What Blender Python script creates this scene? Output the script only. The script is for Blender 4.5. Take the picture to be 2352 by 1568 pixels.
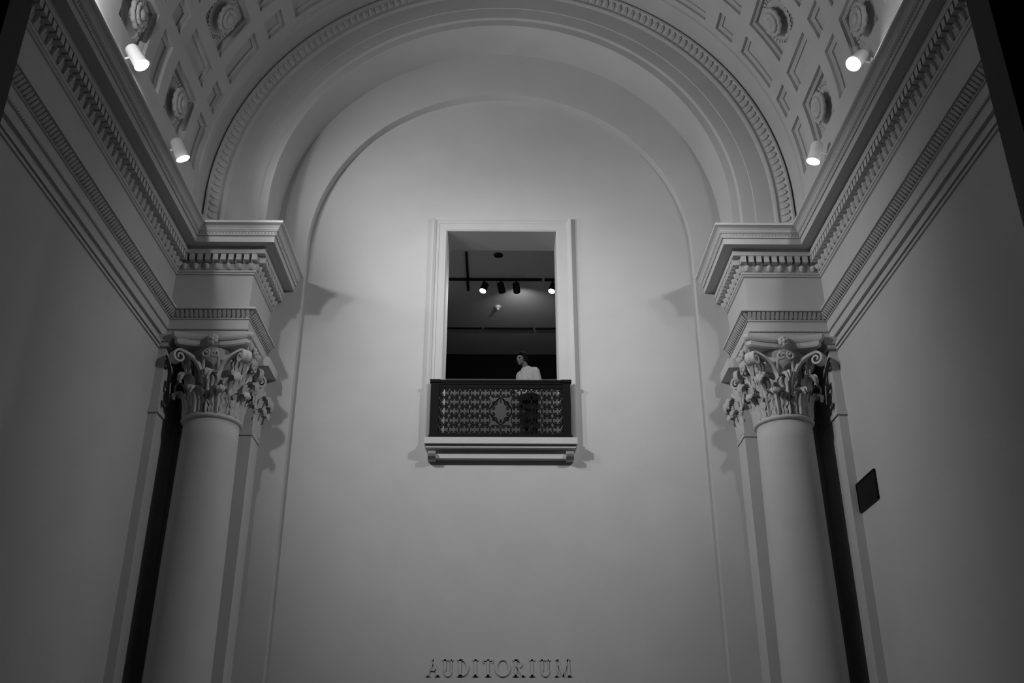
import bpy, bmesh, math, random
from math import sin, cos, pi, radians as rad
from mathutils import Vector, Matrix

for o in list(bpy.data.objects): bpy.data.objects.remove(o)
scene = bpy.context.scene
C = scene.collection

# ---------------------------------------------------------------- camera, world, exposure
cam_d = bpy.data.cameras.new('camera'); cam = bpy.data.objects.new('camera', cam_d); C.objects.link(cam)
cam.location = (0.075, 0.0, 1.6)
cam.rotation_euler = (rad(90 + 25.24), 0, rad(-0.544))
cam_d.sensor_width = 36.0; cam_d.lens = 2287.0 / 2352.0 * 36.0
cam_d.clip_start = 0.05; cam_d.clip_end = 200
scene.camera = cam
world = bpy.data.worlds.new('world'); scene.world = world; world.use_nodes = True
world.node_tree.nodes['Background'].inputs[0].default_value = (1, 1, 1, 1)
world.node_tree.nodes['Background'].inputs[1].default_value = 0.004
vs = scene.view_settings
vs.view_transform = 'Standard'; vs.look = 'None'; vs.exposure = 0.03; vs.gamma = 1.0; vs.use_curve_mapping = False

# ---------------------------------------------------------------- main dimensions (metres)
W = 5.61            # half width of the hall at the frieze
XB = 4.27           # inner face of the entablature block over a column
YF = 15.18          # front face of that block
YN = 6.95           # hall side of the near end wall
YB = 16.60          # face of the back wall
YP = 16.80          # face of the recessed arched panel
ZV = 11.85          # springing of the vault
RV = 5.50           # vault radius
RA = 4.32           # arris radius of the end arch
YR = 15.715         # face of the end arch
COLX, COLY = 4.755, 15.57

# ---------------------------------------------------------------- materials
def mat(name, g, rough=0.8, metal=0.0, bump=0.0, scale=30.0, var=0.0, spec=0.25, vscale=1.5):
    m = bpy.data.materials.new(name); m.use_nodes = True
    nt = m.node_tree; b = nt.nodes['Principled BSDF']
    b.inputs['Base Color'].default_value = (g, g, g, 1)
    b.inputs['Roughness'].default_value = rough; b.inputs['Metallic'].default_value = metal
    b.inputs['Specular IOR Level'].default_value = spec
    tc = nt.nodes.new('ShaderNodeTexCoord')
    if var > 0:
        n = nt.nodes.new('ShaderNodeTexNoise'); n.inputs['Scale'].default_value = vscale; n.inputs['Detail'].default_value = 6
        r = nt.nodes.new('ShaderNodeMapRange')
        r.inputs[1].default_value = 0.3; r.inputs[2].default_value = 0.7
        r.inputs[3].default_value = g * (1 - var); r.inputs[4].default_value = g * (1 + var)
        cb = nt.nodes.new('ShaderNodeCombineColor')
        nt.links.new(tc.outputs['Object'], n.inputs['Vector']); nt.links.new(n.outputs['Fac'], r.inputs[0])
        for i in range(3): nt.links.new(r.outputs[0], cb.inputs[i])
        nt.links.new(cb.outputs[0], b.inputs['Base Color'])
    if bump > 0:
        n = nt.nodes.new('ShaderNodeTexNoise'); n.inputs['Scale'].default_value = scale; n.inputs['Detail'].default_value = 8
        bp = nt.nodes.new('ShaderNodeBump'); bp.inputs['Strength'].default_value = bump; bp.inputs['Distance'].default_value = 0.02
        nt.links.new(tc.outputs['Object'], n.inputs['Vector']); nt.links.new(n.outputs['Fac'], bp.inputs['Height'])
        nt.links.new(bp.outputs[0], b.inputs['Normal'])
    return m
def emit(name, g, s):
    m = bpy.data.materials.new(name); m.use_nodes = True
    b = m.node_tree.nodes['Principled BSDF']; b.inputs['Base Color'].default_value = (g, g, g, 1)
    b.inputs['Emission Color'].default_value = (1, 1, 1, 1); b.inputs['Emission Strength'].default_value = s
    return m
M = dict(
    wall=mat('painted_plaster_wall', .48, .85, bump=.12, scale=60, var=.03),
    plaster=mat('carved_plaster', .48, .8, bump=.10, scale=90, var=.04),
    column=mat('column_plaster', .48, .7, bump=.06, scale=40, var=.04),
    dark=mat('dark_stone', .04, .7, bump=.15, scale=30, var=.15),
    floor=mat('floor_stone', .10, .5, bump=.05, scale=20, var=.15),
    iron=mat('black_iron', .003, .6, 0, bump=.1, scale=120, spec=.12),
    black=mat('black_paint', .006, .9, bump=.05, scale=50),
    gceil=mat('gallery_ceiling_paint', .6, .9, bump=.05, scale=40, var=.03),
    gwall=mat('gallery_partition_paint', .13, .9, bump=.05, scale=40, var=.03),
    track=mat('black_track_metal', .015, .5, .5, spec=.4),
    can=mat('white_enamel', .88, .45, bump=.03, scale=80, spec=.5),
    bulb=emit('lamp_glow', .9, 60.0),
    cloth=mat('white_cotton', .24, .9, bump=.3, scale=45, var=.06, vscale=8),
    trousers=mat('dark_trousers', .015, .9, bump=.2, scale=60),
    skin=mat('skin', .08, .6, bump=.05, scale=60),
    hair=mat('dark_hair', .004, .8, bump=.4, scale=150, spec=.05),
    shoe=mat('black_leather', .01, .4),
    grille=mat('grille_metal', .012, .5, .4),
    gfloor=mat('gallery_floor', .2, .5, bump=.03, scale=20, var=.1),
    letter=mat('letter_plaster', .48, .7, bump=.04, scale=60),
)

# ---------------------------------------------------------------- helpers
class MB:
    """collects vertices and faces for ONE mesh object"""
    def __init__(s): s.v = []; s.f = []
    def add(s, vs_, fs):
        n = len(s.v); s.v += [tuple(v) for v in vs_]; s.f += [tuple(i + n for i in f) for f in fs]
    def box(s, x0, x1, y0, y1, z0, z1):
        s.add([(x0,y0,z0),(x1,y0,z0),(x1,y1,z0),(x0,y1,z0),(x0,y0,z1),(x1,y0,z1),(x1,y1,z1),(x0,y1,z1)],
              [(0,3,2,1),(4,5,6,7),(0,1,5,4),(1,2,6,5),(2,3,7,6),(3,0,4,7)])
    def rings(s, rings, closed=True, cap0=False, cap1=False):
        n = len(rings[0]); b = len(s.v)
        for r in rings: s.v += [tuple(p) for p in r]
        m = n if closed else n - 1
        for i in range(len(rings) - 1):
            for j in range(m):
                k = (j + 1) % n
                s.f.append((b+i*n+j, b+i*n+k, b+(i+1)*n+k, b+(i+1)*n+j))
        if cap0: s.f.append(tuple(b + j for j in range(n))[::-1])
        if cap1: s.f.append(tuple(b + (len(rings)-1)*n + j for j in range(n)))
    def lathe(s, prof, seg=32, cx=0, cy=0, mod=None, cap=True):
        R = []
        for r, z in prof:
            ring = []
            for j in range(seg):
                a = 2*pi*j/seg; q = r * (mod(a, r, z) if mod else 1)
                ring.append((cx + q*cos(a), cy + q*sin(a), z))
            R.append(ring)
        s.rings(R, True, cap, cap)
    def tube(s, pts, rad_, n=6, w=None, cap=True):
        """tube through pts; rad_ number or list. w: optional fixed side vector for flat bars (rad_=(half_w, half_d))"""
        R = []; P = [Vector(p) for p in pts]; up = None
        for i, p in enumerate(P):
            t = (P[min(i+1, len(P)-1)] - P[max(i-1, 0)])
            if t.length < 1e-9: t = Vector((0,0,1))
            t.normalize()
            if w is not None:
                d = Vector(w).normalized(); e = t.cross(d).normalized(); d = e.cross(t).normalized() if False else d
                a, b = rad_[i] if isinstance(rad_, list) else rad_
                R.append([p + e*a + d*b, p - e*a + d*b, p - e*a - d*b, p + e*a - d*b])
            else:
                if up is None:
                    up = Vector((0,0,1)) if abs(t.z) < .9 else Vector((1,0,0))
                e = t.cross(up).normalized(); g = e.cross(t).normalized(); up = g
                r = rad_[i] if isinstance(rad_, (list, tuple)) else rad_
                R.append([p + (e*cos(2*pi*k/n) + g*sin(2*pi*k/n))*r for k in range(n)])
        s.rings(R, True, cap, cap)
    def mesh(s, name):
        me = bpy.data.meshes.new(name); me.from_pydata(s.v, [], s.f); me.update(); return me
    def build(s, name, m, parent=None, smooth=False, loc=None):
        me = s.mesh(name); return obj(name, me, m, parent, smooth, loc)

def obj(name, me, m, parent=None, smooth=False, loc=None):
    if m is not None and not me.materials: me.materials.append(m)
    if smooth:
        for p in me.polygons: p.use_smooth = True
    o = bpy.data.objects.new(name, me); C.objects.link(o)
    if parent: o.parent = parent
    if loc: o.location = loc
    return o
def tag(o, label=None, cat=None, group=None, kind=None):
    if label: o['label'] = label
    if cat: o['category'] = cat
    if group: o['group'] = group
    if kind: o['kind'] = kind
    return o
def empty(name, loc=(0,0,0), rz=0):
    o = bpy.data.objects.new(name, None); C.objects.link(o); o.location = loc; o.rotation_euler = (0,0,rz); return o
def put(name, me, parent, loc, rot=(0,0,0), scale=(1,1,1)):
    o = bpy.data.objects.new(name, me); C.objects.link(o); o.parent = parent
    o.location = loc; o.rotation_euler = rot; o.scale = scale; return o
def shared(mb, name, m, smooth=False):
    me = mb.mesh(name); me.materials.append(m)
    if smooth:
        for p in me.polygons: p.use_smooth = True
    return me
def copy_tree(o, parent=None):
    c = o.copy(); C.objects.link(c); c.parent = parent
    for ch in list(o.children): copy_tree(ch, c)
    return c
def autosmooth(o, ang=40):
    for p in o.data.polygons: p.use_smooth = True
    try: o.data.set_sharp_from_angle(angle=rad(ang))
    except Exception: pass
    return o

def arch_path(R, zc, z0, n=64, x0=None):
    """points (x,z) up one leg, over the semicircle and down the other"""
    pts = [(-R, z0)]
    pts += [(-R*cos(pi*i/n), zc + R*sin(pi*i/n)) for i in range(n+1)]
    pts += [(R, z0)]
    return pts

# ================================================================= SETTING
# floor
fl = MB(); fl.box(-7.5, 7.5, -3.0, 17.5, -0.3, 0.0); tag(fl.build('floor', M['floor']), kind='structure')

# side walls
SIDE = {}
for s, nm in ((-1, 'left'), (1, 'right')):
    mb = MB(); a, b = sorted((s*5.66, s*6.0)); mb.box(a, b, 6.62, 17.5, 0, 10.8)
    w = tag(mb.build('wall_' + nm, M['wall']), kind='structure'); SIDE[s] = w
    # flat pilaster on the side wall beside the column
    mb = MB(); a, b = sorted((s*5.52, s*5.67)); mb.box(a, b, 15.08, 16.62, 0.0, 8.80)
    p = mb.build('pilaster', M['wall'], w)
    mb = MB()
    a, b = sorted((s*5.44, s*5.68)); mb.box(a, b, 15.00, 16.62, 8.66, 8.79)
    a, b = sorted((s*5.47, s*5.68)); mb.box(a, b, 15.03, 16.62, 8.58, 8.66)
    a, b = sorted((s*5.49, s*5.68)); mb.box(a, b, 15.05, 16.62, 7.42, 7.50)
    mb.build('pilaster_moulding', M['plaster'], p)
    # small picture-rail moulding under the architrave
    mb = MB(); a, b = sorted((s*5.615, s*5.67)); mb.box(a, b, YN-.02, 15.1, 8.62, 8.68)
    a, b = sorted((s*5.635, s*5.67)); mb.box(a, b, YN-.02, 15.1, 8.56, 8.60)
    mb.build('wall_moulding', M['plaster'], w)

# back wall: band with arched hole, reveal, recessed panel with the gallery opening
PR, PZ = 3.72, 11.40
mb = MB(); N = 64
hole = arch_path(PR, PZ, 0.0, N); outer = arch_path(4.55, ZV, 0.0, N)
mb.rings([[(x, YB, z) for x, z in outer], [(x, YB, z) for x, z in hole], [(x, YP, z) for x, z in hole]], closed=False)
WB = tag(mb.build('wall_back', M['wall']), kind='structure'); autosmooth(WB)
DX0, DX1, DZ0, DZ1 = -1.035, 1.105, 7.50, 11.90     # gallery opening
mb = MB()
for x0, x1, z0, z1 in ((-3.95, DX0, 0, 15.5), (DX1, 3.95, 0, 15.5), (DX0, DX1, DZ1, 15.5), (DX0, DX1, 0, DZ0)):
    mb.box(x0, x1, YP, 17.5, z0, z1)
mb.build('arched_panel', M['wall'], WB)

# pilasters behind the columns, on the back wall
for s in (-1, 1):
    mb = MB(); a, b = sorted((s*4.22, s*5.70)); mb.box(a, b, 16.10, YB+.02, 0, 8.80)
    pl = mb.build('pilaster', M['wall'], WB)
    mb = MB()
    a, b = sorted((s*4.20, s*5.70)); mb.box(a, b, 16.08, YB+.02, 7.40, 7.46)
    a, b = sorted((s*4.02, s*5.70)); mb.box(a, b, 15.92, YB+.02, 8.62, 8.79)
    mb.build('pilaster_moulding', M['plaster'], pl)
    # solid core of the end pier behind the entablature and under the arch
    mb = MB(); a, b = sorted((s*RA, s*5.70)); mb.box(a, b, YR+.01, YB+.02, 8.78, 10.80)
    mb.build('pier_core', M['wall'], WB)

# archivolt: moulded profile swept along the arch; (radius, y)
prof = [(RA, YB+.03), (RA, YR), (RA+.03, YR), (4.46, YR), (4.475, YR-.015), (4.50, YR-.035), (4.52, YR-.035),
        (4.74, YR-.035), (4.75, YR-.05), (4.77, YR-.05), (5.08, YR-.05), (5.10, YR-.07), (5.13, YR-.09), (5.15, YR-.09),
        (5.17, YR-.06), (5.24, YR-.07), (5.34, YR-.10), (5.38, YR-.12), (5.40, YR-.15), (5.44, YR-.15), (5.445, YR), (5.56, YR)]
mb = MB(); N = 96
R_ = []
for r, y in prof: R_.append([(x, y, z) for x, z in arch_path(r, ZV, 10.70, N)])
mb.rings(R_, closed=False)
AV = autosmooth(mb.build('archivolt', M['plaster'], WB), 35)
# carved leaves on the archivolt's outer moulding
lf = MB()
lf.rings([[(-.055, 0, -.055), (0, -.012, -.060), (.055, 0, -.055)], [(-.06, -.03, .0), (0, -.05, -.005), (.06, -.03, .0)],
          [(-.035, -.06, .07), (0, -.085, .075), (.035, -.06, .07)], [(-.03, -.02, .085), (0, -.02, .09), (.03, -.02, .085)]], closed=False)
leaf_me = shared(lf, 'archivolt_leaf', M['plaster'])
n = 116
for i in range(n):
    a = pi*(i+.5)/n
    put('leaf', leaf_me, AV, (5.27*cos(a), YR-.065, ZV + 5.27*sin(a)), (0, pi/2 - a, 0))
for s in (-1, 1):
    for k in range(6):
        put('leaf', leaf_me, AV, (s*5.27, YR-.065, ZV - .07 - .143*k), (0, s*pi/2, 0))

# near end wall (we look in through its arch) -- dark
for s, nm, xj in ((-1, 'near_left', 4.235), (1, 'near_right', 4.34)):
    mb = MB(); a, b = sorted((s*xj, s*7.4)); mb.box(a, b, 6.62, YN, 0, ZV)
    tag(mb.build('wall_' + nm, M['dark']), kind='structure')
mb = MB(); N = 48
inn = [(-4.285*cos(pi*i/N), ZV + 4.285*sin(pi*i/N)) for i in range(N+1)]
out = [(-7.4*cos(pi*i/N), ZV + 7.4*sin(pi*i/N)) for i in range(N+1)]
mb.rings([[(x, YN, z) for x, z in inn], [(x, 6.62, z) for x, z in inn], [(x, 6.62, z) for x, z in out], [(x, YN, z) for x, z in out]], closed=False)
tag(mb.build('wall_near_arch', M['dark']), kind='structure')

# ---------------------------------------------------------------- coffered barrel vault
PA = 20.8                                   # angular period of the coffers (degrees)
wide_a = [90 + PA*k for k in range(-4, 5)]; HWA = 5.15
nar_a = [90 + PA*(k+.5) for k in range(-4, 4)]; HNA = 2.4
PY = 2.10
wide_y = [13.67 - PY*k for k in range(0, 4)]; HWY = .53
nar_y = [14.72 - PY*k for k in range(0, 4)]; HNY = .225
def vp(a, y, d=0.0):
    a = rad(a); return ((RV+d)*cos(a), y, ZV + (RV+d)*sin(a))
ia = sorted([(c-HWA, c+HWA) for c in wide_a] + [(c-HNA, c+HNA) for c in nar_a])
iy = sorted([(c-HWY, c+HWY) for c in wide_y] + [(c-HNY, c+HNY) for c in nar_y])
iy = [q for q in iy if q[0] > YN]
YE = 15.08
ae = [0.0]; [ae.extend(q) for q in ia]; ae.append(180.0)
ye = [YN]; [ye.extend(q) for q in iy]; ye.append(YE)
mb = MB()
for i in range(len(ae)-1):
    for j in range(len(ye)-1):
        if i % 2 == 1 and j % 2 == 1: continue
        n = max(1, int((ae[i+1]-ae[i])/2.0))
        for k in range(n):
            a0 = ae[i] + (ae[i+1]-ae[i])*k/n; a1 = ae[i] + (ae[i+1]-ae[i])*(k+1)/n
            mb.add([vp(a0, ye[j]), vp(a1, ye[j]), vp(a1, ye[j+1]), vp(a0, ye[j+1])], [(0,1,2,3)])
# plain border next to the arch, standing slightly proud, and the stilted legs
n = 90
mb.rings([[vp(180*k/n, y, d) for k in range(n+1)] for y, d in ((YE, 0), (YE+.02, -.035), (YE+.16, -.035), (YE+.18, -.02), (YR+.06, -.02))], closed=False)
for s in (-1, 1):
    mb.add([(s*RV, YN, 10.7), (s*RV, YE, 10.7), (s*RV, YE, ZV), (s*RV, YN, ZV)], [(0,1,2,3)])
    mb.rings([[(s*(RV+d), y, 10.7), (s*(RV+d), y, ZV)] for y, d in ((YE, 0), (YE+.02, -.035), (YE+.16, -.035), (YE+.18, -.02), (YR+.06, -.02))], closed=False)
CE = tag(mb.build('ceiling', M['plaster']), kind='structure'); autosmooth(CE, 20)
# low moulding strip where the vault leaves the cornice
mb = MB()
for s in (-1, 1):
    a, b = sorted((s*5.44, s*5.52)); mb.box(a, b, YN, YE, 11.42, 11.50)
    a, b = sorted((s*5.47, s*5.52)); mb.box(a, b, YN, YE, 11.50, 11.56)
mb.build('springing_moulding', M['plaster'], CE)

def coffer_mesh(ha, hy, levels, name):
    """stepped recess; local x = outwards (radial), y = along the vault, z = tangential"""
    def P(a, y, d):
        a = rad(a); return ((RV+d)*cos(a) - RV, y, (RV+d)*sin(a))
    mb = MB(); K = 4; R_ = []
    for inset, d in levels:
        A = ha - math.degrees(inset/RV); Y = hy - inset
        ring = [P(-A + 2*A*k/K, -Y, d) for k in range(K)] + [P(A, -Y + 2*Y*k/2, d) for k in range(2)] \
             + [P(A - 2*A*k/K, Y, d) for k in range(K)] + [P(-A, Y - 2*Y*k/2, d) for k in range(2)]
        R_.append(ring)
    mb.rings(R_, True, False, True)
    return shared(mb, name, M['plaster'])
LV = [(0, 0), (0, .06), (.025, .063), (.04, .08), (.05, .085), (.05, .145)]
LS = [(0, 0), (0, .06), (.03, .065), (.05, .08), (.075, .08), (.075, .11)]
CM = {(1,1): coffer_mesh(HWA, HWY, LV, 'rosette_coffer'), (1,0): coffer_mesh(HWA, HNY, LS, 'long_coffer'),
      (0,1): coffer_mesh(HNA, HWY, LS, 'long_coffer'), (0,0): coffer_mesh(HNA, HNY, LS, 'square_coffer')}
# rosette (local z = away from the vault surface)
ros = MB()
def petal(k, ph, amt):
    return lambda a, r, z: 1 + (amt*(abs(cos(k*a/2 + ph)) - .5) if r > .08 else 0)
pr = [(.10, 0), (.13, .09), (.22, .115), (.285, .13), (.30, .16), (.285, .195), (.24, .20), (.205, .175), (.20, .19), (.205, .225),
      (.165, .235), (.115, .205), (.10, .215), (.085, .245), (.05, .26), (.0, .262)]
ros.lathe(pr, 48, mod=lambda a, r, z: 1 + ((.11 if r > .19 else .14)*(abs(cos(6*a + (0 if r > .19 else .8))) - .5) if r > .09 else 0))
ROS = shared(ros, 'rosette', M['plaster'], True)
lr = MB(); n = 30
for i in range(n):
    a = 2*pi*i/n; c, s_ = cos(a), sin(a)
    def q(r, t, h): return (r*c - t*s_, r*s_ + t*c, h)
    lr.rings([[q(.36, -.022, 0), q(.36, .022, 0)], [q(.37, -.03, .035), q(.37, .03, .035)], [q(.415, -.028, .05), q(.415, .028, .05)], [q(.43, -.012, .0), q(.43, .012, .0)]], closed=False)
lr.rings([[((.34+.03*(k%2))*cos(2*pi*i/48), (.34+.03*(k%2))*sin(2*pi*i/48), .0 if k in (0,3) else .025) for i in range(48)] for k in range(2)], True)
LR = shared(lr, 'leaf_ring', M['plaster'])
names = {(1,1): 'rosette_coffer', (1,0): 'long_coffer', (0,1): 'long_coffer', (0,0): 'square_coffer'}
for i, (a0, a1) in enumerate(ia):
    for j, (y0, y1) in enumerate(iy):
        wa = 1 if (a1-a0) > 7 else 0; wy = 1 if (y1-y0) > .6 else 0
        ac = (a0+a1)/2; yc = (y0+y1)/2
        c = put(names[wa, wy], CM[wa, wy], CE, vp(ac, yc), (0, -rad(ac), 0))
        if wa and wy:
            put('rosette', ROS, c, (.146, 0, 0), (0, -pi/2, 0), (.88, .88, .95))
            put('leaf_ring', LR, c, (.143, 0, 0), (0, -pi/2, 0))

# ---------------------------------------------------------------- entablatures
ARCHI = [(-.35, 8.79), (.0, 8.79), (.0, 8.945), (.028, 8.948), (.034, 8.96), (.028, 8.972), (.028, 9.13), (.05, 9.135), (.045, 9.155),
         (.03, 9.165), (.045, 9.21), (.115, 9.275), (.155, 9.28), (.155, 9.318), (.14, 9.32), (.0, 9.35)]
FRIEZE = [(.0, 9.345), (.0, 10.02)]
CORN = [(.0, 10.00), (.03, 10.01), (.03, 10.035), (.05, 10.045), (.05, 10.085), (.06, 10.09), (.075, 10.13), (.085, 10.2), (.10, 10.205),
        (.10, 10.325), (.21, 10.325), (.21, 10.455), (.35, 10.455), (.35, 10.44), (.40, 10.44), (.40, 10.553), (.425, 10.555), (.425, 10.575),
        (.43, 10.58), (.43, 10.625), (.45, 10.63), (.45, 10.645), (.46, 10.65), (.47, 10.68), (.50, 10.715), (.54, 10.735), (.55, 10.74), (.55, 10.78), (.04, 10.79)]
def sweep(profile, s):
    R_ = []
    for p, z in profile:
        R_.append([(s*(W-p), YN-.02, z), (s*(W-p), YF-p, z), (s*(XB-p), YF-p, z), (s*(XB-p), YB+.01, z)])
    mb = MB(); mb.rings(R_, closed=False); return mb
dent = MB(); dent.box(-.043, .043, -.10, 0, 0, .118)                 # local -y = outwards
DENT = shared(dent, 'dentil', M['plaster'])
egg = MB()
R_ = []
for i in range(6):
    t = i/5; z = .115*t; w_ = .047*math.sqrt(max(0.0, 1-(1.15*(t-.62))**2*1.9)) if 0 < t < 1 else .015
    R_.append([(-w_*cos(pi*k/6), -.015 - .078*(.5+.5*t)*sin(pi*k/6)*(w_/.047), z) for k in range(7)])
egg.rings(R_, closed=False)
egg.rings([[(.078, -.005, .12), (.098, -.005, .12)], [(.086, -.04, .10), (.092, -.04, .10)], [(.088, -.03, .0), (.090, -.03, .0)]], closed=False)
EGG = shared(egg, 'egg', M['plaster'], True)
def runs(p, s):
    """the three straight runs at projection p: (start, end, outward normal angle about z)"""
    return [((s*(W-p), YN), (s*(W-p), YF-p), -s*pi/2), ((s*(W-p), YF-p), (s*(XB-p), YF-p), 0.0), ((s*(XB-p), YF-p), (s*(XB-p), YB), -s*pi/2)]
def along(p, s, step, off=0.5, ends=0.0):
    out = []
    for (x0, y0), (x1, y1), rz in runs(p, s):
        L = math.hypot(x1-x0, y1-y0); n = max(1, int((L-ends)/step))
        st = L/n
        for i in range(n):
            t = (i+off)*st/L
            out.append((x0+(x1-x0)*t, y0+(y1-y0)*t, rz, st))
    return out
for s, k, side in ((-1, 1, 'left'), (1, 2, 'right')):
    fr = sweep(FRIEZE, s).build('trim_%d' % k, M['plaster']); tag(fr, kind='structure')
    ar = sweep(ARCHI, s)
    a, b = sorted((s*XB, s*5.70)); ar.add([(a, YF, 8.79), (b, YF, 8.79), (b, YB+.01, 8.79), (a, YB+.01, 8.79)], [(0,1,2,3)])
    # coffered soffit strips under the block
    ar.box(min(s*5.30, s*5.38), max(s*5.30, s*5.38), YF+.1, YB, 8.75, 8.792)
    ARo = ar.build('architrave', M['plaster'], fr)
    CO = sweep(CORN, s)
    CO.add([(s*(W-.04), YN, 10.79), (s*(W-.04), YB, 10.79), (s*(XB-.04), YB, 10.79), (s*(XB-.04), YF-.04, 10.79), (s*(W-.04), YF-.04, 10.79)], [(0,1,2,3,4)])
    co = CO.build('cornice', M['plaster'], fr)
    for x, y, rz, st in along(.10, s, .125):
        put('dentil', DENT, co, (x, y, 10.207), (0, 0, rz))
    for x, y, rz, st in along(.055, s, .177):
        put('egg', EGG, co, (x, y, 10.085), (0, 0, rz))
    # fine beads and leaf carving, too small to pick apart singly
    bd = MB()
    for p, z, r, step in ((.43, 10.602, .021, .055), (.03, 8.96, .013, .05)):
        for x, y, rz, st in along(p, s, step):
            bd.add([(x-r*1.1, y, z), (x+r*1.1, y, z), (x, y-r*1.1, z), (x, y+r*1.1, z), (x, y, z-r), (x, y, z+r)],
                   [(0,2,5),(2,1,5),(1,3,5),(3,0,5),(2,0,4),(1,2,4),(3,1,4),(0,3,4)])
    tag(bd.build('bead_moulding', M['plaster'], fr), kind='stuff')
    lm = MB()
    for x, y, rz, st in along(.06, s, .075):
        c, sn = cos(rz), sin(rz)
        def T(u, v, z): return (x + u*c - v*sn, y + u*sn + v*c, z)
        h = st*.36
        lm.rings([[T(-h*.3, .0, 9.155), T(h*.3, .0, 9.155)], [T(-h, -.03, 9.19), T(h, -.03, 9.19)], [T(-h, -.085, 9.25), T(h, -.085, 9.25)], [T(-h*.5, -.05, 9.28), T(h*.5, -.05, 9.28)]], closed=False)
    tag(lm.build('leaf_moulding', M['plaster'], fr), kind='stuff')

# ---------------------------------------------------------------- gallery opening: door surround and sill
mb = MB()
def frame_ring(i, y):     # i = inset outwards from the opening
    return [(DX0-i, y, 7.50), (DX0-i, y, DZ1+i), (DX1+i, y, DZ1+i), (DX1+i, y, 7.50)]
mb.rings([frame_ring(i, y) for i, y in ((-.006, 17.51), (-.006, 16.77), (.02, 16.745), (.15, 16.745), (.155, 16.735), (.20, 16.735), (.215, 16.72), (.26, 16.70), (.285, 16.70), (.285, 16.805))], closed=False)
DOOR = tag(mb.build('door_1', M['plaster']), kind='structure')
mb = MB()
mb.box(-1.30, 1.375, 16.47, 17.0, 7.40, 7.515)
mb.box(-1.28, 1.355, 16.53, 17.0, 7.345, 7.40)
mb.box(-1.25, 1.325, 16.66, 17.0, 7.19, 7.345)
mb.build('sill', M['plaster'], DOOR)
for x in (-1.24, 1.18):
    mb = MB(); mb.rings([[(x, y, z), (x+.135, y, z)] for y, z in ((16.55, 7.29), (16.54, 7.24), (16.57, 7.20), (16.68, 7.17), (16.79, 7.16))], closed=False)
    mb.rings([[(xx, 16.80, 7.30), (xx, 16.55, 7.29), (xx, 16.54, 7.24), (xx, 16.57, 7.20), (xx, 16.68, 7.17), (xx, 16.80, 7.16)] for xx in (x, x+.135)], True, True, True)
    mb.build('sill_bracket', M['plaster'], DOOR)

# gallery room behind the opening
GZ = 7.60
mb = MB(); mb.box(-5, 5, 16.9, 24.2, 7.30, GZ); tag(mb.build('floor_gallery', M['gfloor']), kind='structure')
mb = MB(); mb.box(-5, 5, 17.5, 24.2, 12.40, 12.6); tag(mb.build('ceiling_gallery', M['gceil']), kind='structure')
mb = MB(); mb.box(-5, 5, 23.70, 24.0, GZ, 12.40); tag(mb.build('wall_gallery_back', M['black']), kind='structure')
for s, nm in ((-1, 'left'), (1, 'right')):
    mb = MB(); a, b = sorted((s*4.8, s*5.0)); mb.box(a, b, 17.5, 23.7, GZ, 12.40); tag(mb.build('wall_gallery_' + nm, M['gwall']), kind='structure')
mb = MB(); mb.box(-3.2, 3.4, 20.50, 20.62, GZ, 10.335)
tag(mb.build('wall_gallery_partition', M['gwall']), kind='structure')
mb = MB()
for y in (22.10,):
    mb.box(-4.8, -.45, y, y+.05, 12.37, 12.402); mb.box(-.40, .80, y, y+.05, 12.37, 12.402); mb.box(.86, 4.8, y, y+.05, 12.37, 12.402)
mb.build('trim_3', M['black']); tag(bpy.data.objects['trim_3'], kind='structure')

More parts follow.
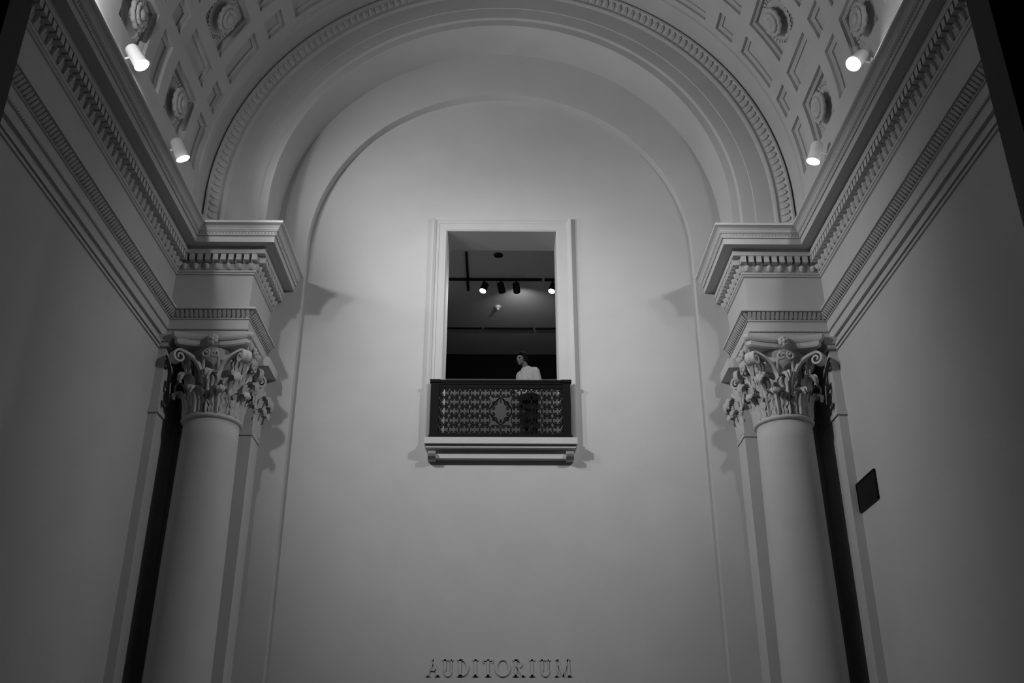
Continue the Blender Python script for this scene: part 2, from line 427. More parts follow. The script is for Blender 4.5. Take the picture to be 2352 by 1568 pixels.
# ================================================================= COLUMNS
def corinthian_parts():
    """meshes of the capital in local space (z=0 at the neck)"""
    P = {}
    H = 1.36
    bell = MB()
    bell.lathe([(.455, -.07), (.49, -.055), (.50, -.03), (.49, -.005), (.46, .0), (.455, .02), (.38, .04), (.365, .4), (.39, .7), (.41, .95), (.44, 1.08), (.47, 1.13), (.47, 1.17), (.45, 1.2)], 48)
    P['bell'] = shared(bell, 'capital', M['column'], True)
    # abacus with four concave sides and cut corners
    def ab_ring(k, z):
        pts = []
        for q in range(4):
            a = q*pi/2 - pi/4
            for t in range(13):
                u = -1 + 2*t/12
                x = (.66 - .13*(1-u*u)) + k; y = u*(.60 + k)
                b = q*pi/2
                pts.append((x*cos(b) - y*sin(b), x*sin(b) + y*cos(b), z))
        return pts
    ab = MB(); ab.rings([ab_ring(-.06, 1.165), ab_ring(-.035, 1.19), ab_ring(-.03, 1.255), ab_ring(-.01, 1.265), ab_ring(.01, 1.29), ab_ring(.02, 1.32), ab_ring(.02, 1.362)], True, True, True)
    P['abacus'] = shared(ab, 'abacus', M['column'])
    def leaf(h, w, out):
        # local: y = tangential, x = outward from bell, z up
        spine = [(0, 0), (.005, .18), (.02, .38), (.05, .58), (.10, .76), (.17, .90), (.26, .985), (.35, .99), (.41, .93), (.42, .85), (.385, .79)]
        sp = [(x*out, z*h) for x, z in spine]
        NV, NU = 36, 16; R_ = []
        for i in range(NV+1):
            t = i/NV*(len(sp)-1); k = min(int(t), len(sp)-2); fr_ = t-k
            x = sp[k][0]*(1-fr_) + sp[k+1][0]*fr_; z = sp[k][1]*(1-fr_) + sp[k+1][1]*fr_
            v = i/NV
            base = w*(.80 + .35*sin(pi*min(v*1.25, 1))) * (1 if v < .62 else max(.18, 1 - (v-.62)*1.9))
            lob = (v*5.2) % 1.0
            base *= 1 - .42*max(0, lob-.5)/.5 - .15*max(0, .15-lob)/.15
            row = []
            for j in range(NU+1):
                u = -1 + 2*j/NU
                ridge = .036*(1-min(1, abs(u)*4)) + .020*cos(u*pi*4 + v*3)
                bend = -.30*w*u*u*(1 if v < .6 else max(0.1, 1-(v-.6)*2.2))
                row.append((x + ridge + bend*.6, u*base, z - .05*h*abs(u)*(.3+v)))
            R_.append(row)
        mb = MB(); mb.rings(R_, closed=False)
        # back skin for thickness
        mb.rings([[(p[0]-.022 if i < NV*.62 else p[0], p[1]*.97, p[2] - (.022 if i >= NV*.55 else 0)) for p in r] for i, r in enumerate(R_)][::-1], closed=False)
        return mb
    P['leaf1'] = shared(leaf(.42, .150, .55), 'acanthus_leaf', M['column'], True)
    P['leaf2'] = shared(leaf(.70, .150, .62), 'acanthus_leaf', M['column'], True)
    P['leaf3'] = shared(leaf(.30, .10, .40), 'acanthus_leaf', M['column'], True)
    def volute(sg):
        pts = []; rr = []
        n = 14
        for i in range(n+1):
            t = i/n
            ang = sg*rad(13 + 29*t**1.15); r = .47 + .03*t + .27*t**2.2; z = .58 + .50*t - .02*t*t + .06*sin(pi*t)
            pts.append((r*cos(ang), r*sin(ang), z)); rr.append((.030 - .008*t, .036))
        d = Vector((cos(sg*rad(44)), sin(sg*rad(44)), 0))
        c = Vector(pts[-1]) - Vector((0, 0, .115))
        side = Vector((-d.y, d.x, 0))
        for i in range(1, 29):
            t = i/28; th = pi/2 - t*2*pi*1.45; r = .115*(1-.80*t)
            p = c + d*(r*cos(th)) + Vector((0, 0, 1))*(r*sin(th)); pts.append(tuple(p)); rr.append((.020-.006*t, .040))
        mb = MB(); R_ = []
        Pv = [Vector(p) for p in pts]
        for i, p in enumerate(Pv):
            t = (Pv[min(i+1, len(Pv)-1)] - Pv[max(i-1, 0)]).normalized()
            b = side - t*side.dot(t); b.normalize(); e = t.cross(b).normalized()
            a_, b_ = rr[i]; R_.append([p+e*a_+b*b_, p-e*a_+b*b_*.9, p-e*a_-b*b_*.9, p+e*a_-b*b_])
        mb.rings(R_, True, True, True)
        return mb
    P['vol+'] = shared(volute(1), 'volute', M['column'])
    P['vol-'] = shared(volute(-1), 'volute', M['column'])
    def helix(sg):
        pts = []
        for i in range(9):
            t = i/8; ang = sg*rad(12 + 4*sin(pi*t) - 3.5*t*t); r = .44 + .135*t**1.5; z = .55 + .53*t
            pts.append((r*cos(ang), r*sin(ang), z))
        cx, cy = pts[-1][0], pts[-1][1]; cz = pts[-1][2] - .08
        for i in range(1, 17):
            t = i/16; th = pi/2 - t*2*pi*1.25; r = .08*(1-.75*t)
            pts.append((cx + .025*t, cy - sg*(r*cos(th)), cz + r*sin(th)))
        mb = MB(); mb.tube(pts, [(.026)]*9 + [.020]*16, 5); return mb
    P['hel+'] = shared(helix(1), 'helix', M['column'], True)
    P['hel-'] = shared(helix(-1), 'helix', M['column'], True)
    fl_ = MB()
    for i in range(6):
        a = 2*pi*i/6
        fl_.lathe([(0, -.0), (.04, .01), (.05, .03), (.03, .055), (0, .06)], 8, .055*cos(a), .055*sin(a), cap=False)
    fl_.lathe([(.03, 0), (.04, .04), (.03, .08), (0, .09)], 8, cap=False)
    P['fleuron'] = shared(fl_, 'fleuron', M['column'], True)
    return P
CP = corinthian_parts()
ZN = 7.43
def column(s, label):
    root = empty('column', (s*COLX, COLY, 0)); tag(root, label, 'column', 'columns beside the arched wall')
    mb = MB(); mb.box(-.68, .68, -.52, .50, 0, .22); mb.build('plinth', M['column'], root)
    mb = MB(); mb.lathe([(.64, .22), (.67, .27), (.67, .33), (.62, .38), (.56, .40), (.54, .46), (.57, .50), (.60, .53), (.60, .57), (.55, .60), (.51, .62)], 48)
    mb.build('base', M['column'], root, True)
    prof = []
    for i in range(25):
        t = i/24; r = .495 - .045*max(0, (t-.2)/.8)**1.5; prof.append((r, .62 + (ZN-.07-.62)*t))
    mb = MB(); mb.lathe(prof, 64); mb.build('shaft', M['column'], root, True)
    cap = obj('capital', CP['bell'], None, root, False, (0, 0, ZN))
    put('abacus', CP['abacus'], cap, (0, 0, 0))
    for k in range(8):
        a = k*pi/4
        put('acanthus_leaf', CP['leaf1'], cap, (.445*cos(a+pi/8), .445*sin(a+pi/8), .02), (0, 0, a+pi/8))
        put('acanthus_leaf', CP['leaf2'], cap, (.435*cos(a), .435*sin(a), .02), (0, 0, a))
    for k in range(4):
        a = k*pi/2
        for sg in '+-':
            put('volute', CP['vol'+sg], cap, (0, 0, 0), (0, 0, a))
            put('helix', CP['hel'+sg], cap, (0, 0, 0), (0, 0, a))
        put('acanthus_leaf', CP['leaf3'], cap, (.56*cos(a+pi/4), .56*sin(a+pi/4), .72), (0, 0, a+pi/4))
        put('fleuron', CP['fleuron'], cap, (.545*cos(a), .545*sin(a), 1.262), (0, pi/2, a))
    return root
column(-1, 'tall smooth round column with leafy capital on the left of the arched wall')
column(1, 'tall smooth round column with leafy capital on the right, near the dark wall panel')
# leaf carving of the pilaster capitals on the back wall (inner face)
for s, pl in zip((-1, 1), [o for o in WB.children if o.name.startswith('pilaster')]):
    for y, z, me in ((16.22, 7.46, 'leaf1'), (16.46, 7.46, 'leaf1'), (16.34, 7.46, 'leaf2'), (16.56, 7.46, 'leaf2')):
        put('acanthus_leaf', CP[me], pl, (s*4.235, y, z+.05), (0, 0, pi if s > 0 else 0), (.8, .8, 1))
    for sg in '+-':
        put('volute', CP['vol'+sg], pl, (s*4.72, 16.32, 7.43), (0, 0, pi if s > 0 else 0))

# ================================================================= RAILING OF THE GALLERY OPENING
RX0, RX1, RY = -1.235, 1.295, 16.60
rail = empty('balcony_railing', ((RX0+RX1)/2, RY, 7.515)); tag(rail, 'black wrought iron balcony railing with scrollwork below the wall opening', 'railing')
rcx = (RX0+RX1)/2
def rp(mb, name): return mb.build(name, M['iron'], rail)
hw = (RX1-RX0)/2
mb = MB(); mb.box(-hw-.01, hw+.01, -.045, .045, 1.085, 1.125); mb.box(-hw+.02, hw-.02, -.03, .03, 1.045, 1.085); mb.box(-hw+.1, hw-.1, -.018, .018, .972, 1.045); rp(mb, 'top_rail')
mb = MB(); mb.box(-hw-.02, hw+.02, -.05, .05, 0.0, .03); mb.box(-hw+.02, hw-.02, -.03, .03, .03, .10); rp(mb, 'bottom_rail')
for x in (-hw+.085, hw-.085):
    mb = MB(); mb.box(x-.075, x+.075, -.035, .035, .03, 1.09); mb.box(x-.095, x+.095, -.055, .055, 1.075, 1.13); mb.box(x-.09, x+.09, -.05, .05, .03, .07); rp(mb, 'post')
CW = (2*hw - .32)/12; CH = .872/5
def c_scroll(sg):
    """C-scroll whose back follows the side of the cell and whose ends curl inwards, in the xz plane"""
    half = []
    cx, cz_, r0 = CW*.22, CH*.30, CH*.15
    for i in range(14):                      # spiral from the inside out, leaving at the top
        t = i/13; th = pi/2 + (1-t)*2*pi*1.05; r = r0*(.30 + .70*t)
        half.append((cx + r*cos(th), cz_ + r*sin(th)))
    x0, z0 = half[-1]
    for i in range(1, 8):
        t = i/7*pi/2; half.append((x0 + (CW*.475 - x0)*sin(t), z0*cos(t)))
    full = half + [(x, -z) for x, z in half[::-1][1:]]
    return [(sg*x, 0, z) for x, z in full]
cell = MB()
for sg in (1, -1): cell.tube(c_scroll(sg), (.0072, .016), w=(0, 1, 0))
for sg in (1, -1): cell.tube([(0, 0, sg*CH*.5), (0, 0, sg*CH*.40)], (.016, .014), w=(0, 1, 0))
CELL = shared(cell, 'scroll', M['iron'])
for i in range(12):
    for j in range(5):
        if i in (5, 6) and j in (1, 2, 3): continue
        put('scroll', CELL, rail, (-hw+.16 + CW*(i+.5), 0, .10 + CH*(j+.5)))
# centre ornament
orn = MB()
cz = .10 + CH*2.5
def bar(p): orn.tube([(x*1.12, 0, cz + z) for x, z in p], (.010, .016), w=(0, 1, 0))
for sx in (-1, 1):
    for sz in (-1, 1):
        bar([(0, sz*.262), (sx*.05, sz*.215), (sx*.11, sz*.14), (sx*.155, sz*.085), (sx*.172, sz*.04), (sx*.172, 0)])
        cs = []
        for i in range(14):
            t = i/13; th = t*2*pi*.95; r = .042*(1-.65*t)
            cs.append((sx*(.100 - r*cos(th)), sz*(.185 - .075*0 - r*sin(th) - .03)))
        bar([(sx*.04, sz*.225), (sx*.055, sz*.18)] + cs)
        cs = [(sx*(.12 + .035*(1-.6*i/11)*cos(i/11*2*pi*.9)), sz*(.055 + .035*(1-.6*i/11)*sin(i/11*2*pi*.9))) for i in range(12)]
        bar(cs)
orn.lathe([(0, -.03), (.016, -.02), (.022, 0), (.012, .03), (0, .045)], 8)
for k in range(len(orn.v)-40, len(orn.v)):
    x, y, z = orn.v[k]; orn.v[k] = (x, y, z + cz - .19)
for sz in (-1, 1):
    orn.box(-.012, .012, -.014, .014, cz + (sz*.22 if sz < 0 else .16), cz + (sz*.16 if sz < 0 else .22))
rp(orn, 'centre_ornament')

# ================================================================= LETTERING
sign = empty('auditorium_lettering', (0, YP-.001, 3.56)); tag(sign, 'raised serif capital letters reading AUDITORIUM low on the pale wall', 'lettering')
def L_poly(mb, pts, d=.018):
    n = len(pts); mb.add([(x, -d, z) for x, z in pts] + [(x, 0.0, z) for x, z in pts],
        [tuple(range(n))] + [(i, (i+1) % n, n + (i+1) % n, n+i) for i in range(n)])
def L_stem(mb, x, w, z0=0, z1=1, serif=(1,1), sw=.10):
    L_poly(mb, [(x-w/2, z0), (x+w/2, z0), (x+w/2, z1), (x-w/2, z1)])
    if serif[0]: L_poly(mb, [(x-w/2-sw, z0), (x+w/2+sw, z0), (x+w/2+sw, z0+.05), (x+w/2, z0+.10), (x-w/2, z0+.10), (x-w/2-sw, z0+.05)])
    if serif[1]: L_poly(mb, [(x-w/2-sw, z1), (x-w/2-sw, z1-.05), (x-w/2, z1-.10), (x+w/2, z1-.10), (x+w/2+sw, z1-.05), (x+w/2+sw, z1)])
def L_diag(mb, x0, z0, x1, z1, w): L_poly(mb, [(x0-w/2, z0), (x0+w/2, z0), (x1+w/2, z1), (x1-w/2, z1)])
def L_arc(mb, cx, cz, rx, rz, t0, t1, a0, a1, n=20):
    """crescent: stroke weight t0 horizontally, t1 vertically"""
    for i in range(n):
        b0 = rad(a0 + (a1-a0)*i/n); b1 = rad(a0 + (a1-a0)*(i+1)/n)
        L_poly(mb, [(cx + rx*cos(b0), cz + rz*sin(b0)), (cx + rx*cos(b1), cz + rz*sin(b1)),
                    (cx + (rx-t0)*cos(b1), cz + (rz-t1)*sin(b1)), (cx + (rx-t0)*cos(b0), cz + (rz-t1)*sin(b0))])
TH, TN = .15, .075
def letter_mesh(ch, w):
    mb = MB()
    if ch == 'A':
        L_diag(mb, w*.14, 0, w*.50, 1, TN); L_diag(mb, w*.84, 0, w*.48, 1, TH); L_poly(mb, [(w*.26, .32), (w*.74, .32), (w*.72, .40), (w*.28, .40)])
        L_poly(mb, [(0, 0), (w*.30, 0), (w*.30, .06), (0, .06)]); L_poly(mb, [(w*.66, 0), (w, 0), (w, .06), (w*.66, .06)])
    elif ch == 'U':
        L_stem(mb, w*.22, TH, .35, 1, (0, 1)); L_stem(mb, w*.80, TN, .35, 1, (0, 1))
        L_arc(mb, w*.51, .36, w*.51-w*.22+TH/2, .38, TH*.75, .09, 180, 360)
    elif ch == 'D':
        L_stem(mb, w*.2, TH); L_arc(mb, w*.35, .5, w*.65, .5, TH, .08, -90, 90); L_poly(mb, [(w*.2, 0), (w*.36, 0), (w*.36, .08), (w*.2, .08)]); L_poly(mb, [(w*.2, .92), (w*.36, .92), (w*.36, 1), (w*.2, 1)])
    elif ch == 'I': L_stem(mb, w*.5, TH)
    elif ch == 'T':
        L_stem(mb, w*.5, TH, 0, 1, (1, 0)); L_poly(mb, [(0, .92), (w, .92), (w, 1), (0, 1)])
        L_poly(mb, [(0, .78), (.05, .78), (.08, .93), (0, .93)]); L_poly(mb, [(w-.05, .78), (w, .78), (w, .93), (w-.08, .93)])
    elif ch == 'O': L_arc(mb, w/2, .5, w/2, .52, TH, .07, 0, 360, 36)
    elif ch == 'R':
        L_stem(mb, w*.2, TH); L_arc(mb, w*.35, .74, w*.45, .26, TH*.9, .07, -90, 90); L_poly(mb, [(w*.2, .48), (w*.36, .48), (w*.36, .55), (w*.2, .55)]); L_poly(mb, [(w*.2, .93), (w*.36, .93), (w*.36, 1), (w*.2, 1)])
        L_diag(mb, w*.86, 0, w*.45, .5, TH); L_poly(mb, [(w*.72, 0), (w*1.02, 0), (w*1.02, .06), (w*.74, .06)])
    elif ch == 'M':
        L_diag(mb, w*.12, 0, w*.20, 1, TN); L_diag(mb, w*.52, .02, w*.20, 1, TH); L_diag(mb, w*.50, .02, w*.80, 1, TN); L_diag(mb, w*.88, 0, w*.80, 1, TH)
        for q in (w*.12, w*.88): L_poly(mb, [(q-.13, 0), (q+.13, 0), (q+.13, .06), (q-.13, .06)])
        for q in (w*.16, w*.84): L_poly(mb, [(q-.11, .95), (q+.11, .95), (q+.11, 1), (q-.11, 1)])
    return mb
LH = .262
for ch, x0, x1 in (('A',215,395),('U',425,562),('D',620,762),('I',815,880),('T',942,1078),('O',1100,1300),('R',1335,1482),('I',1545,1608),('U',1675,1815),('M',1865,2082)):
    k = .001255
    wdt = (x1-x0)*k/LH
    mb = letter_mesh(ch, wdt); mb.v = [(x*LH, y, z*LH) for x, y, z in mb.v]
    o = mb.build('letter', M['letter'], sign, loc=((x0-1147)*k + .02, 0, 0))

# dark louvred panel on the right wall
gr = empty('vent_grille', (5.66, 14.68, 6.02)); tag(gr, 'small black rectangular vent panel on the right side wall', 'vent')
mb = MB(); mb.box(-.03, 0.0, -.40, .40, -.215, .215); mb.build('panel', M['grille'], gr)
mb = MB()
for a, b, c, d in ((-.41, .41, -.225, -.205), (-.41, .41, .205, .225), (-.41, -.39, -.225, .225), (.39, .41, -.225, .225)): mb.box(-.04, 0.0, a, b, c, d)
mb.build('frame', M['grille'], gr)

# ================================================================= LAMPS
def look_rot(d):
    return Vector(d).normalized().to_track_quat('-Z', 'Y').to_euler()
def make_light(name, typ, parent, loc, energy, radius=.05, rot=(0,0,0), angle=None, blend=1.0):
    l = bpy.data.lights.new(name, typ); l.energy = energy; l.shadow_soft_size = radius
    if typ == 'SPOT': l.spot_size = rad(angle); l.spot_blend = blend
    o = bpy.data.objects.new(name, l); C.objects.link(o); o.parent = parent; o.location = loc; o.rotation_euler = rot; return o
def to(m, t): return (t[0]-m[0], t[1]-m[1], t[2]-m[2])
def cornice_lamp(mouth, aim, label, flood, beam, angle, blend, target):
    s = 1 if mouth[0] > 0 else -1
    root = empty('spotlight', mouth); tag(root, label, 'lamp', 'spotlights along the cornices')
    rot = look_rot(aim); q = rot.to_matrix()
    def part(mb, name, m, smooth=True):
        mb.v = [tuple(q @ Vector(v)) for v in mb.v]; return mb.build(name, m, root, smooth)
    mb = MB()       # local -z is the way the housing faces; mouth at z=0
    mb.lathe([(.0, .35), (.06, .35), (.088, .33), (.098, .30), (.10, .10), (.105, .09), (.105, .0), (.112, -.01), (.112, -.022), (.100, -.022), (.094, .0), (.085, .03), (.03, .05), (.0, .05)], 28, cap=False)
    housing = part(mb, 'housing', M['can']); autosmooth(housing, 50)
    mb = MB(); mb.lathe([(.0, -.016), (.045, -.013), (.068, -.006), (.080, .003), (.080, .012), (.0, .012)], 24, cap=False)
    part(mb, 'bulb', M['bulb'])
    tail = q @ Vector((0, 0, .20)); wallx = s*5.50 - mouth[0]
    mb = MB(); mb.tube([tuple(tail), (wallx*.6, tail.y, tail.z - .05), (wallx, tail.y, tail.z - .10)], .014, 8)
    mb.build('bracket', M['can'], root, True)
    mb = MB(); a, b = sorted((wallx-s*.03, wallx)); mb.box(a, b, tail.y-.05, tail.y+.05, tail.z-.17, tail.z-.03); mb.build('wall_plate', M['can'], root)
    f = q @ Vector((0, 0, -.06))
    make_light('flood_light', 'POINT', root, tuple(f), flood, .045)
    if beam: make_light('beam_light', 'SPOT', root, tuple(f), beam, .14, look_rot(to(mouth, target)), angle, blend)  # spot added with its own aim at the back wall, off the housing axis
    return root
m = (-5.20, 13.54, 11.29); cornice_lamp(m, (.42, .22, -.88), 'white cylinder spotlight on the left cornice, closest to the arched wall', 5, 360, 94, 1.0, (.9, 16.8, 14.2))
m = (-5.20, 11.41, 11.40); cornice_lamp(m, (.55, .10, -.83), 'glaring white spotlight on the left cornice above the lower one, near a rosette', 20, 1050, 92, 1.0, (3.0, 16.8, 12.8))
m = (-5.20, 9.45, 11.45); cornice_lamp(m, to(m, (1.2, 16.8, 9.5)), 'spotlight at the top left edge of the photo, only its glow showing on the vault', 90, 1650, 80, 1.0, (2.4, 16.8, 7.0))
m = (5.20, 13.60, 11.35); cornice_lamp(m, (-.30, .10, -.92), 'white cylinder spotlight on the right cornice, closest to the arched wall', 4, 30, 94, 1.0, (0, 16.8, 14.0))
m = (5.20, 11.43, 11.52); cornice_lamp(m, (-.60, -.28, -.72), 'glaring spotlight on the right cornice facing the viewer with a bright halo', 14, 220, 92, 1.0, (0, 16.8, 12.6))
m = (5.20, 9.45, 11.45); cornice_lamp(m, to(m, (.0, 16.8, 9.5)), 'spotlight high on the right cornice just above the top of the photo', 20, 1050, 80, 1.0, (-1.8, 16.8, 7.0))

# gallery track and its lamps
def track(name, x0, x1, y0, y1, label):
    r = empty(name, ((x0+x1)/2, (y0+y1)/2, 12.36)); tag(r, label, 'light track')
    mb = MB(); mb.box(-(x1-x0)/2, (x1-x0)/2, -(y1-y0)/2, (y1-y0)/2, -.02, .02); mb.build('rail', M['track'], r)
    L = max(x1-x0, y1-y0)
    for t in (-.4, 0, .4):
        mb = MB(); mb.box(-.02, .02, -.012, .012, .0, .042)
        o = mb.build('ceiling_clip', M['track'], r); o.location = (t*L, 0, 0) if x1-x0 > y1-y0 else (0, t*L, 0)
    return r
track('light_track', -3.0, .93, 19.56, 19.61, 'long black ceiling track crossing the gallery, seen through the opening')
track('light_track', .99, 3.0, 19.56, 19.61, 'short black track end at the right jamb of the gallery opening')
track('light_track', -.75, -.70, 18.40, 19.54, 'black ceiling track running towards the viewer from the long gallery track')
track('light_track', -.76, -.71, 19.63, 20.10, 'short black track stub beyond the long gallery track')
def track_lamp(x, y, label, lit, aim, power=0):
    r = empty('track_spotlight', (x, y, 12.34)); tag(r, label, 'lamp', 'track spotlights in the gallery')
    mb = MB(); mb.box(-.02, .02, -.05, .05, -.04, .0); mb.tube([(0, 0, -.03), (0, 0, -.10)], .012, 8); mb.build('stem', M['track'], r)
    q = look_rot(aim).to_matrix()
    mb = MB(); mb.lathe([(.0, .12), (.06, .12), (.078, .10), (.078, -.12), (.073, -.12), (.066, -.08), (0, -.08)], 20, cap=False)
    mb.v = [tuple(q @ Vector(v) + Vector((0, 0, -.18))) for v in mb.v]; autosmooth(mb.build('housing', M['track'], r), 50)
    mb = MB(); mb.lathe([(.0, -.108), (.05, -.106), (.066, -.098), (.064, -.085), (.0, -.085)], 20, cap=False)
    mb.v = [tuple(q @ Vector(v) + Vector((0, 0, -.18))) for v in mb.v]; mb.build('bulb', M['bulb'] if lit else M['can'], r, True)
    if power:
        p = q @ Vector((0, 0, -.15)); make_light('beam_light', 'SPOT', r, (p.x, p.y, p.z-.18), power, .04, look_rot(aim), 130)
    return r
track_lamp(-.36, 19.585, 'lit black track spotlight, leftmost of the four in the gallery', True, (-.25, -.30, -.9), 230)
track_lamp(.02, 19.585, 'unlit-looking black track spotlight, second from the left in the gallery', False, (.25, .75, -.75), 30)
track_lamp(.36, 19.585, 'black track spotlight turned away, third from the left in the gallery', False, (.1, .85, -.35), 45)
track_lamp(1.17, 19.585, 'lit black track spotlight at the right jamb of the gallery opening', True, (-.25, -.30, -.9), 230)
sd = empty('smoke_detector', (-.06, 20.96, 12.40)); tag(sd, 'small white smoke detector on the gallery ceiling below the lamps', 'smoke detector')
mb = MB(); mb.lathe([(.07, 0), (.07, -.03), (.05, -.05), (0, -.055)], 20, cap=False); mb.build('body', M['can'], sd, True)
mb = MB(); mb.lathe([(.03, -.05), (.028, -.09), (0, -.1)], 12, cap=False); mb.build('sensor', M['can'], sd, True)
vt = empty('ceiling_speaker', (-.04, 18.55, 12.40)); tag(vt, 'small dark round fitting on the gallery ceiling above the track', 'speaker')
mb = MB(); mb.lathe([(.10, 0), (.10, -.02), (.07, -.03), (0, -.03)], 20, cap=False); mb.build('rim', M['track'], vt, True)

# ================================================================= PERSON
def capsule(bm_v, bm_f, p, q, r0, r1, n=14):
    p = Vector(p); q = Vector(q); d = (q-p); L = d.length; t = d.normalized() if L > 1e-6 else Vector((0,0,1))
    up = Vector((1,0,0)) if abs(t.x) < .9 else Vector((0,1,0)); e = t.cross(up).normalized(); g = t.cross(e)
    rings = []
    for i in range(5): a = -pi/2 + pi/2*i/4; rings.append((p + t*(r0*sin(a)), r0*cos(a)))
    for i in range(1, 5): a = pi/2*i/4; rings.append((q + t*(r1*sin(a)), r1*cos(a)))
    rings.insert(5, (q, r1))
    b = len(bm_v)
    for c, r in rings:
        r = max(r, 1e-4)
        for k in range(n): bm_v.append(tuple(c + (e*cos(2*pi*k/n) + g*sin(2*pi*k/n))*r))
    for i in range(len(rings)-1):
        for k in range(n):
            k2 = (k+1) % n; bm_f.append((b+i*n+k, b+i*n+k2, b+(i+1)*n+k2, b+(i+1)*n+k))
    bm_f.append(tuple(b+k for k in range(n))[::-1]); bm_f.append(tuple(b+(len(rings)-1)*n+k for k in range(n)))
def ellipsoid(V, F, c, r, n=16, m=10, rot=None):
    b = len(V); c = Vector(c)
    for i in range(m+1):
        a = -pi/2 + pi*i/m
        for k in range(n):
            p = Vector((r[0]*cos(a)*cos(2*pi*k/n), r[1]*cos(a)*sin(2*pi*k/n), r[2]*sin(a)))
            if i in (0, m): p += Vector((1e-4*cos(2*pi*k/n), 1e-4*sin(2*pi*k/n), 0))
            if rot: p = rot @ p
            V.append(tuple(c+p))
    for i in range(m):
        for k in range(n):
            k2 = (k+1) % n; F.append((b+i*n+k, b+i*n+k2, b+(i+1)*n+k2, b+(i+1)*n+k))
    F.append(tuple(b+k for k in range(n))[::-1]); F.append(tuple(b+m*n+k for k in range(n)))
def blob(name, V, F, m, parent, vox, smooth_it=4):
    me = bpy.data.meshes.new(name); me.from_pydata(V, [], F); me.update()
    o = obj(name, me, m, parent, True)
    r = o.modifiers.new('remesh', 'REMESH'); r.mode = 'VOXEL'; r.voxel_size = vox; r.use_smooth_shade = True
    sm = o.modifiers.new('smooth', 'SMOOTH'); sm.iterations = smooth_it; sm.factor = .5
    return o
# local space: faces -y, feet at z=0, 1.78 m tall; x positive = the person's left... turned afterwards
per = empty('person', (.54, 17.06, GZ), rad(-38)); tag(per, 'person in a white shirt and dark trousers standing behind the railing, looking left', 'person')
V, F = [], []
HT = Matrix.Rotation(rad(14), 3, 'X') @ Matrix.Rotation(rad(-16), 3, 'Z')
hc = Vector((-.02, -.17, 1.625))
def hp(x, y, z): return tuple(hc + HT @ Vector((x, y, z)))
ellipsoid(V, F, hp(0, .012, .03), (.076, .096, .098), rot=HT)            # cranium
ellipsoid(V, F, hp(0, -.030, -.035), (.060, .066, .082), rot=HT)         # face
capsule(V, F, hp(0, -.072, -.095), hp(0, -.055, -.085), .022, .034)      # chin
capsule(V, F, hp(0, -.094, .012), hp(0, -.110, -.022), .009, .015)       # nose
capsule(V, F, hp(-.022, -.090, -.060), hp(.022, -.090, -.060), .008, .008)  # lips
capsule(V, F, hp(-.042, -.078, .030), hp(.042, -.078, .030), .012, .012)  # brow
for sx in (-1, 1):
    ellipsoid(V, F, hp(sx*.078, .012, -.012), (.010, .020, .033), rot=HT)    # ears
    ellipsoid(V, F, hp(sx*.042, -.070, -.022), (.022, .018, .018), rot=HT)   # cheeks
capsule(V, F, hp(0, .02, -.06), (0, -.055, 1.44), .056, .062)                # neck
capsule(V, F, (0, -.03, 1.36), (0, .005, 1.10), .105, .12)
for sx in (-1, 1):
    capsule(V, F, (0, -.03, 1.41), (sx*.165, -.02, 1.385), .065, .06)        # shoulders
    capsule(V, F, (sx*.07, -.03, 1.28), (sx*.06, .0, 1.05), .10, .095)       # chest to waist
    capsule(V, F, (sx*.06, .01, 1.05), (sx*.08, .02, .90), .10, .11)         # hips
    capsule(V, F, (sx*.09, .015, .90), (sx*.10, -.005, .50), .090, .056)     # thigh
    capsule(V, F, (sx*.10, -.005, .50), (sx*.105, .02, .10), .056, .040)     # calf
    capsule(V, F, (sx*.105, .02, .06), (sx*.115, -.12, .035), .038, .028)    # foot
    el = (sx*.235, .03, 1.10); wr = (sx*.20, -.17, 1.00)
    capsule(V, F, (sx*.185, -.02, 1.375), el, .050, .040)                    # upper arm
    capsule(V, F, el, wr, .038, .026)                                        # forearm
    hx, hy, hz = wr
    capsule(V, F, wr, (hx - sx*.01, hy-.07, hz-.02), .026, .034)             # palm
    for k, ln in enumerate((.066, .076, .072, .056)):
        fx = hx - sx*.01 + (k-1.5)*.019
        p0 = (fx, hy-.085, hz-.022); p1 = (fx, hy-.085-ln*.55, hz-.03); p2 = (fx, hy-.085-ln*.85, hz-.03-ln*.4)
        capsule(V, F, p0, p1, .0088, .0082, 8); capsule(V, F, p1, p2, .0082, .0075, 8)
    t0 = (hx - sx*.028, hy-.03, hz-.015); t1 = (hx - sx*.062, hy-.065, hz-.02); t2 = (hx - sx*.066, hy-.095, hz-.03)
    capsule(V, F, t0, t1, .012, .010, 8); capsule(V, F, t1, t2, .010, .0085, 8)
body = blob('body', V, F, M['skin'], per, .0065, 3)
for sx in (-1, 1):
    V, F = [], []; ellipsoid(V, F, hp(sx*.031, -.083, .008), (.013, .009, .009), rot=HT); me = bpy.data.meshes.new('eye'); me.from_pydata(V, [], F); obj('eye', me, M['hair'], body, True)
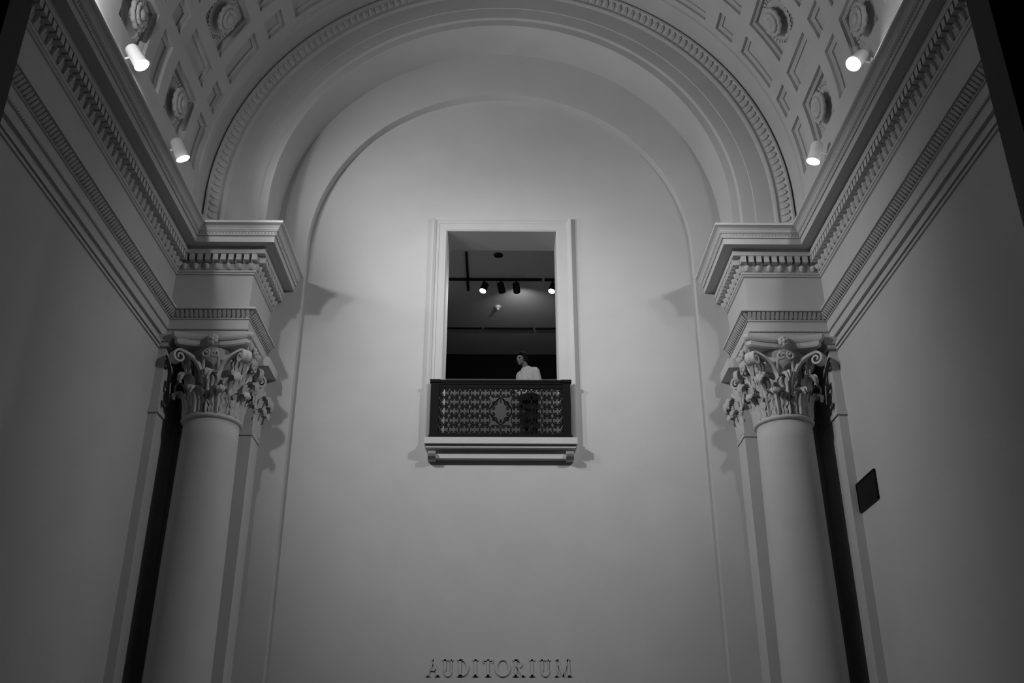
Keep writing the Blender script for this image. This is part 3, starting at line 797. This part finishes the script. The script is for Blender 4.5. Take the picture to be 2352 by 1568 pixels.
# hair
V, F = [], []
ellipsoid(V, F, hp(0, .030, .045), (.088, .100, .098), rot=HT)
ellipsoid(V, F, hp(0, .075, -.02), (.074, .055, .085), rot=HT)
for sx in (-1, 1): ellipsoid(V, F, hp(sx*.066, .025, .0), (.026, .045, .06), rot=HT)
capsule(V, F, hp(-.05, -.055, .098), hp(.05, -.055, .098), .032, .032)
blob('hair', V, F, M['hair'], per, .009, 3)
# shirt
V, F = [], []
capsule(V, F, (0, -.035, 1.40), (0, .0, 1.02), .125, .15)
for sx in (-1, 1):
    capsule(V, F, (0, -.03, 1.415), (sx*.17, -.015, 1.39), .072, .074)
    capsule(V, F, (sx*.075, -.03, 1.30), (sx*.085, .0, .98), .118, .125)
    capsule(V, F, (sx*.075, .03, 1.30), (sx*.085, .02, .98), .105, .120)
    capsule(V, F, (sx*.188, -.015, 1.375), (sx*.238, .03, 1.10), .070, .060)
    capsule(V, F, (sx*.238, .03, 1.10), (sx*.208, -.13, 1.02), .058, .044)
for k in range(14):   # collar
    a = 2*pi*k/14; b_ = 2*pi*(k+1)/14
    capsule(V, F, (.078*cos(a), -.045 + .075*sin(a), 1.475 + .018*sin(a)), (.078*cos(b_), -.045 + .075*sin(b_), 1.475 + .018*sin(b_)), .018, .018, 8)
for k, (x0, z0, x1, z1) in enumerate(((-.12, 1.30, -.02, 1.22), (.12, 1.26, .03, 1.16), (-.10, 1.14, .02, 1.08), (.05, 1.34, .13, 1.2), (-.04, 1.05, .10, 1.02))):
    capsule(V, F, (x0, -.125, z0), (x1, -.135, z1), .020, .014, 8); capsule(V, F, (x0, .12, z0-.03), (x1, .13, z1-.02), .022, .014, 8)
blob('shirt', V, F, M['cloth'], per, .011, 4)
# trousers
V, F = [], []
capsule(V, F, (-.06, .01, .95), (.06, .01, .95), .135, .135)
for sx in (-1, 1):
    capsule(V, F, (sx*.075, .015, .92), (sx*.10, .0, .50), .122, .088)
    capsule(V, F, (sx*.10, .0, .50), (sx*.105, .02, .09), .088, .074)
blob('trousers', V, F, M['trousers'], per, .011, 4)
for sx in (-1, 1):
    V, F = [], []
    capsule(V, F, (sx*.105, .04, .042), (sx*.118, -.14, .036), .046, .038); ellipsoid(V, F, (sx*.112, -.04, .016), (.05, .13, .016))
    blob('shoe', V, F, M['shoe'], per, .01, 2)
